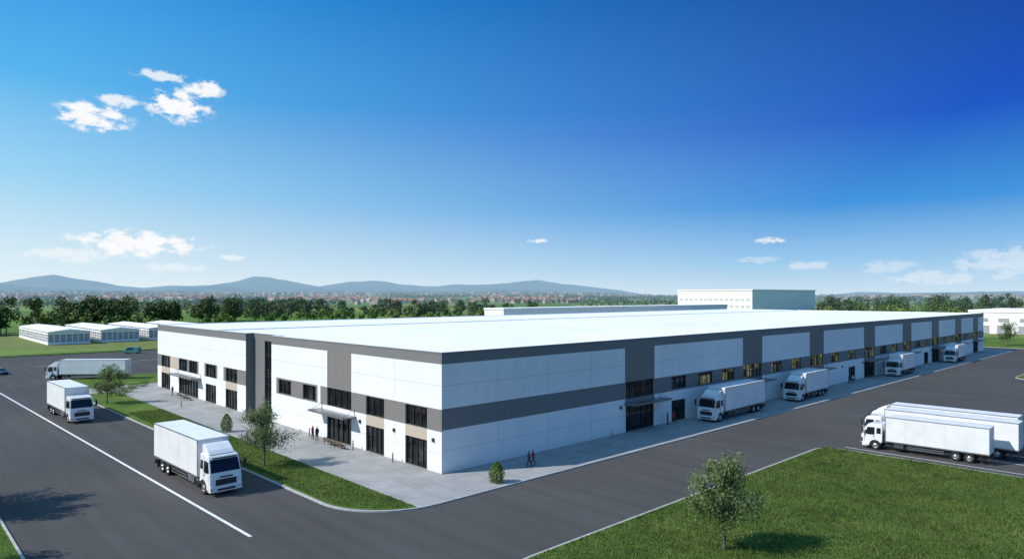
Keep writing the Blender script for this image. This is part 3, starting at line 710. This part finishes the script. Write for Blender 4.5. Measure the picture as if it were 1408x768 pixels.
# ------------------------------------------------------------------ people
def person(x,y,z,heading,top,bot,pose='stand',h=1.75,seed=0,name='pedestrian'):
    rd=random.Random(seed); e=empty(name,(x,y,z),heading); k=h/1.75; e.scale=(k,k,k)
    st=.28 if pose=='walk' else .04
    J={ 'pel':((0,0,.95),.13),'bel':((0,0,1.08),.125),'che':((.01,0,1.30),.15),'nk':((0,0,1.47),.06),'hd0':((.01,0,1.55),.07),'hd1':((.02,0,1.64),.09),'hd2':((.01,0,1.71),.07),
        'nose':((.115,0,1.615),.018)}
    E=[('pel','bel'),('bel','che'),('che','nk'),('nk','hd0'),('hd0','hd1'),('hd1','hd2'),('hd1','nose')]
    for s,nm in((1,'l'),(-1,'r')):
        f=st*s; ar=-f*.7
        J['hip'+nm]=((0,.095*s,.90),.095); J['kn'+nm]=((f*.55+.02,.10*s,.50),.062); J['an'+nm]=((f*1.0-(.04 if pose=='walk' and f<0 else 0),.10*s,.10),.04); J['toe'+nm]=((f*1.0+.15,.11*s,.04),.035)
        J['sh'+nm]=((0,.185*s,1.41),.062); J['el'+nm]=((ar*.4-.02,.235*s,1.13),.043); J['wr'+nm]=((ar*1.0+.04,.24*s,.89),.028); J['pa'+nm]=((ar*1.1+.06,.235*s,.82),.03)
        E+=[('pel','hip'+nm),('hip'+nm,'kn'+nm),('kn'+nm,'an'+nm),('an'+nm,'toe'+nm),('che','sh'+nm),('sh'+nm,'el'+nm),('el'+nm,'wr'+nm),('wr'+nm,'pa'+nm)]
    keys=list(J); me=bpy.data.meshes.new('body_base'); me.from_pydata([J[q][0] for q in keys],[(keys.index(a),keys.index(b)) for a,b in E],[])
    o=bpy.data.objects.new('tmp',me); COL.objects.link(o); sk=o.modifiers.new('s','SKIN'); 
    for i,q in enumerate(keys):
        v=me.skin_vertices[0].data[i]; r=J[q][1]; v.radius=(r,r); v.use_root=(q=='pel')
        if q in('pel','bel','che'): v.radius=(r*.85,r*1.1)
    sb=o.modifiers.new('b','SUBSURF'); sb.levels=1; sb.render_levels=1
    dg=bpy.context.evaluated_depsgraph_get(); nm_=bpy.data.meshes.new_from_object(o.evaluated_get(dg)); bpy.data.objects.remove(o)
    nm_.materials.clear()
    for q in (top,bot,'skin','hair','shoe'): nm_.materials.append(M[q])
    for p in nm_.polygons:
        c=p.center; p.use_smooth=True
        if c.z>1.5: p.material_index=3 if (c.z>1.68 or (c.x<.0 and c.z>1.56)) else 2
        elif c.z<.09: p.material_index=4
        elif abs(c.y)>.19 and c.z<.92: p.material_index=2
        elif c.z<.98 and abs(c.y)<.19: p.material_index=1
        else: p.material_index=0
    b=bpy.data.objects.new('body',nm_); COL.objects.link(b); b.parent=e
    fg=MB()
    for nm,s in (('l',1),('r',-1)):
        px,py,pz=J['pa'+nm][0]
        for i in range(4):
            l=(.075,.085,.08,.062)[i]; bx0=(px-.03+.02*i,py,pz-.02); m_=(bx0[0]+.004,py-.008*s,pz-.02-l*.55); fg.tube(bx0,m_,.009,.008,5); fg.tube(m_,(m_[0]+.002,m_[1]-.018*s,m_[2]-l*.42),.008,.006,5)
        fg.tube((px+.025,py,pz+.02),(px+.055,py-.02*s,pz-.035),.011,.008,5)
        fg.box(.095,.103,s*.032-.008,s*.032+.008,1.637,1.647,1); fg.tube((.02,s*.085,1.60),(.02,s*.1,1.66),.012,.016,5,0)
    fg.box(.09,.1,-.025,.025,1.572,1.58,2)
    fg.obj('hands_and_face',['skin','hair','red'],e)
for n,c in (('cl_navy',(.02,.03,.07)),('cl_black',(.02,.02,.022)),('cl_white',(.6,.6,.6)),('cl_red',(.35,.04,.05)),('cl_grey',(.15,.15,.16)),('cl_blue',(.05,.10,.25))): M[n]=simple(n,c,.85)
person(8.0,-4.1,Z0,R(-40),'cl_navy','cl_black','walk',1.82,1); person(8.7,-4.0,Z0,R(150),'cl_red','cl_navy','walk',1.76,2)
person(-1.5,23.6,Z0,R(-60),'cl_red','cl_black','stand',1.76,3); person(-1.6,22.3,Z0,R(100),'cl_navy','cl_black','stand',1.8,4)
person(37.6,-1.0,Z0,R(-70),'cl_black','cl_navy','stand',1.8,5); person(38.6,-1.3,Z0,R(-120),'cl_red','cl_black','walk',1.75,6)
person(100.5,-1.5,Z0,R(-90),'cl_navy','cl_black','stand',1.78,7); person(101.8,-1.8,Z0,R(-150),'cl_white','cl_navy','walk',1.7,8)
person(-2.0,74,Z0,R(200),'cl_navy','cl_grey','stand',1.74,9)
def bench(x,y,rz):
    e=empty('bench',(x,y,Z0),rz); mb=MB()
    for i in range(4): mb.box(-.9,.9,-.25+i*.13,-.15+i*.13,.42,.46,0)
    for i in range(3): mb.box(-.9,.9,.28,.31,.55+i*.12,.64+i*.12,0)
    mb.obj('seat_and_backrest',['wood'],e); mb=MB()
    for s in(-.7,.7): mb.box(s-.03,s+.03,-.25,-.19,0,.42,0); mb.box(s-.03,s+.03,.24,.279,0,.9,0); mb.box(s-.029,s+.029,-.19,.24,.36,.42,0)
    mb.obj('legs',['black'],e)
M['wood']=simple('wood_slats',(.12,.08,.05),.6)
bench(-1.6,19.3,R(90)); bench(-1.6,16.9,R(90)); bench(-1.9,70,R(90)); bench(-1.9,66.5,R(90))
def bollard(x,y):
    e=empty('bollard_light',(x,y,Z0)); mb=MB(); mb.tube((0,0,0),(0,0,.85),.09,.08,12,0); mb.tube((0,0,.85),(0,0,.98),.07,.07,12,1); mb.tube((0,0,.98),(0,0,1.05),.1,.09,12,0); mb.obj('post',['steel','lamp'],e)
for x,y in ((-.9,7.2),(-.9,15.2),(-.9,25.6),(25.5,-1),(-5,60)): bollard(x,y)

# ------------------------------------------------------------------ light, sky, camera
EL=40.0; AZS=math.degrees(math.atan2(-.88,.47))
tv=Vector((math.sin(R(AZS))*math.cos(R(EL)),math.cos(R(AZS))*math.cos(R(EL)),math.sin(R(EL))))
w=bpy.data.worlds.new('sky'); scn.world=w; w.use_nodes=True; nt=w.node_tree; bg=nt.nodes['Background']; bg.inputs[1].default_value=.1
sky=N(nt,'ShaderNodeTexSky',sky_type='NISHITA'); sky.sun_disc=False; sky.sun_elevation=R(EL); sky.sun_rotation=R(AZS%360); sky.air_density=1.0; sky.dust_density=.3; sky.ozone_density=1.5
tc=N(nt,'ShaderNodeTexCoord').outputs['Generated']; sp_=N(nt,'ShaderNodeSeparateXYZ'); nt.links.new(tc,sp_.inputs[0])
azn=mth(nt,'SUBTRACT',mth(nt,'ARCTAN2',sp_.outputs[0],sp_.outputs[1]),VIEW); eln=mth(nt,'ARCSINE',sp_.outputs[2])
elf=mth(nt,'MULTIPLY',eln,1/R(60),clamp=True)
def E(d): return d/60
sunny=ramp(nt,elf,[(E(0),srgb('f0f8fb')),(E(3),srgb('dcf1fa')),(E(8),srgb('a6dcf8')),(E(15),srgb('58b6f0')),(E(24),srgb('1f8ee0')),(1,srgb('7cb6e8'))])
deep=ramp(nt,elf,[(E(0),srgb('cfe4f4')),(E(2.5),srgb('9ccbef')),(E(7),srgb('3a92de')),(E(13),srgb('0855c6')),(E(23),srgb('001d8e')),(1,srgb('5c86c4'))])  # last stop of both ramps brightened above the view for less blue fill
dt=N(nt,'ShaderNodeVectorMath',operation='DOT_PRODUCT'); nt.links.new(tc,dt.inputs[0]); dt.inputs[1].default_value=tuple(tv)
away=N(nt,'ShaderNodeMapRange'); nt.links.new(dt.outputs['Value'],away.inputs[0]); away.inputs[1].default_value=.42; away.inputs[2].default_value=-.42
clear=mixc(nt,away.outputs[0],sunny,deep)
s2=N(nt,'ShaderNodeVectorMath',operation='SCALE'); s2.inputs[3].default_value=10; nt.links.new(clear,s2.inputs[0])
skyc=mixc(nt,.95,sky.outputs[0],s2.outputs[0])
cmb=N(nt,'ShaderNodeCombineXYZ'); nt.links.new(azn,cmb.inputs[0]); nt.links.new(eln,cmb.inputs[1]); ae=cmb.outputs[0]
mp=N(nt,'ShaderNodeMapping'); mp.inputs['Scale'].default_value=(1,1.7,1); nt.links.new(ae,mp.inputs[0])
ns=noiset(nt,mp.outputs[0],52,9,.6)
clouds=[(-31.7,12.6,2.5,1.1,1),(-30.2,13.9,1.4,.55,.8),(-26.2,14.0,2.4,1.3,1),(-24.3,15.4,1.7,.75,.95),(-27.3,16,2.0,.45,.75),(-29,3.8,4.8,1.05,1),(-22.4,2.95,1,.25,.6),(-33,2.9,3,.6,.5),
 (2.1,4.6,.9,.22,.8),(20.8,4.3,1.1,.32,.85),(20.0,2.8,1.6,.35,.3),(23.6,2.3,1.8,.42,.4),(29,2.1,2.0,.6,.3),(31.8,1.3,3.5,.6,.35),(36.5,2.2,3.6,1.3,.4),(-26.5,2.1,2.5,.4,.4)]
tot=None
for a0,e0,hw,hh,op in clouds:
    v1=N(nt,'ShaderNodeVectorMath',operation='SUBTRACT'); nt.links.new(ae,v1.inputs[0]); v1.inputs[1].default_value=(R(a0),R(e0),0)
    v2=N(nt,'ShaderNodeVectorMath',operation='MULTIPLY'); nt.links.new(v1.outputs[0],v2.inputs[0]); v2.inputs[1].default_value=(1/R(hw),1/R(hh),0)
    v3=N(nt,'ShaderNodeVectorMath',operation='LENGTH'); nt.links.new(v2.outputs[0],v3.inputs[0])
    d=mth(nt,'ADD',mth(nt,'SUBTRACT',1,v3.outputs['Value']),mth(nt,'MULTIPLY_ADD',ns,3.8,-1.75))
    mr=N(nt,'ShaderNodeMapRange',interpolation_type='SMOOTHSTEP'); nt.links.new(d,mr.inputs[0]); mr.inputs[1].default_value=.05; mr.inputs[2].default_value=.85; mr.inputs[3].default_value=0; mr.inputs[4].default_value=op
    env=N(nt,'ShaderNodeMapRange',interpolation_type='SMOOTHSTEP'); nt.links.new(v3.outputs['Value'],env.inputs[0]); env.inputs[1].default_value=1.25; env.inputs[2].default_value=.7
    o=mth(nt,'MULTIPLY',mr.outputs[0],env.outputs[0])
    tot=o if tot is None else mth(nt,'MAXIMUM',tot,o)
fin=mixc(nt,tot,skyc,(9.6,9.7,9.8))
nt.links.new(fin,bg.inputs[0])
w.cycles.sampling_method='MANUAL'; w.cycles.sample_map_resolution=256
sd=bpy.data.lights.new('sun','SUN'); sd.energy=4.8; sd.angle=R(.5); sd.color=(1,.96,.90); so=bpy.data.objects.new('sun',sd); COL.objects.link(so)
so.rotation_euler=tv.to_track_quat('Z','Y').to_euler(); so.location=(0,0,60)
cd=bpy.data.cameras.new('camera'); cd.sensor_width=36; cd.lens=23.86; cd.shift_y=.0156; cd.clip_end=40000; cd.clip_start=.5
co=bpy.data.objects.new('camera',cd); COL.objects.link(co); co.location=CAM; co.rotation_euler=(R(90),0,-VIEW); scn.camera=co
scn.view_settings.view_transform='Standard'; scn.view_settings.look='None'; scn.view_settings.exposure=0
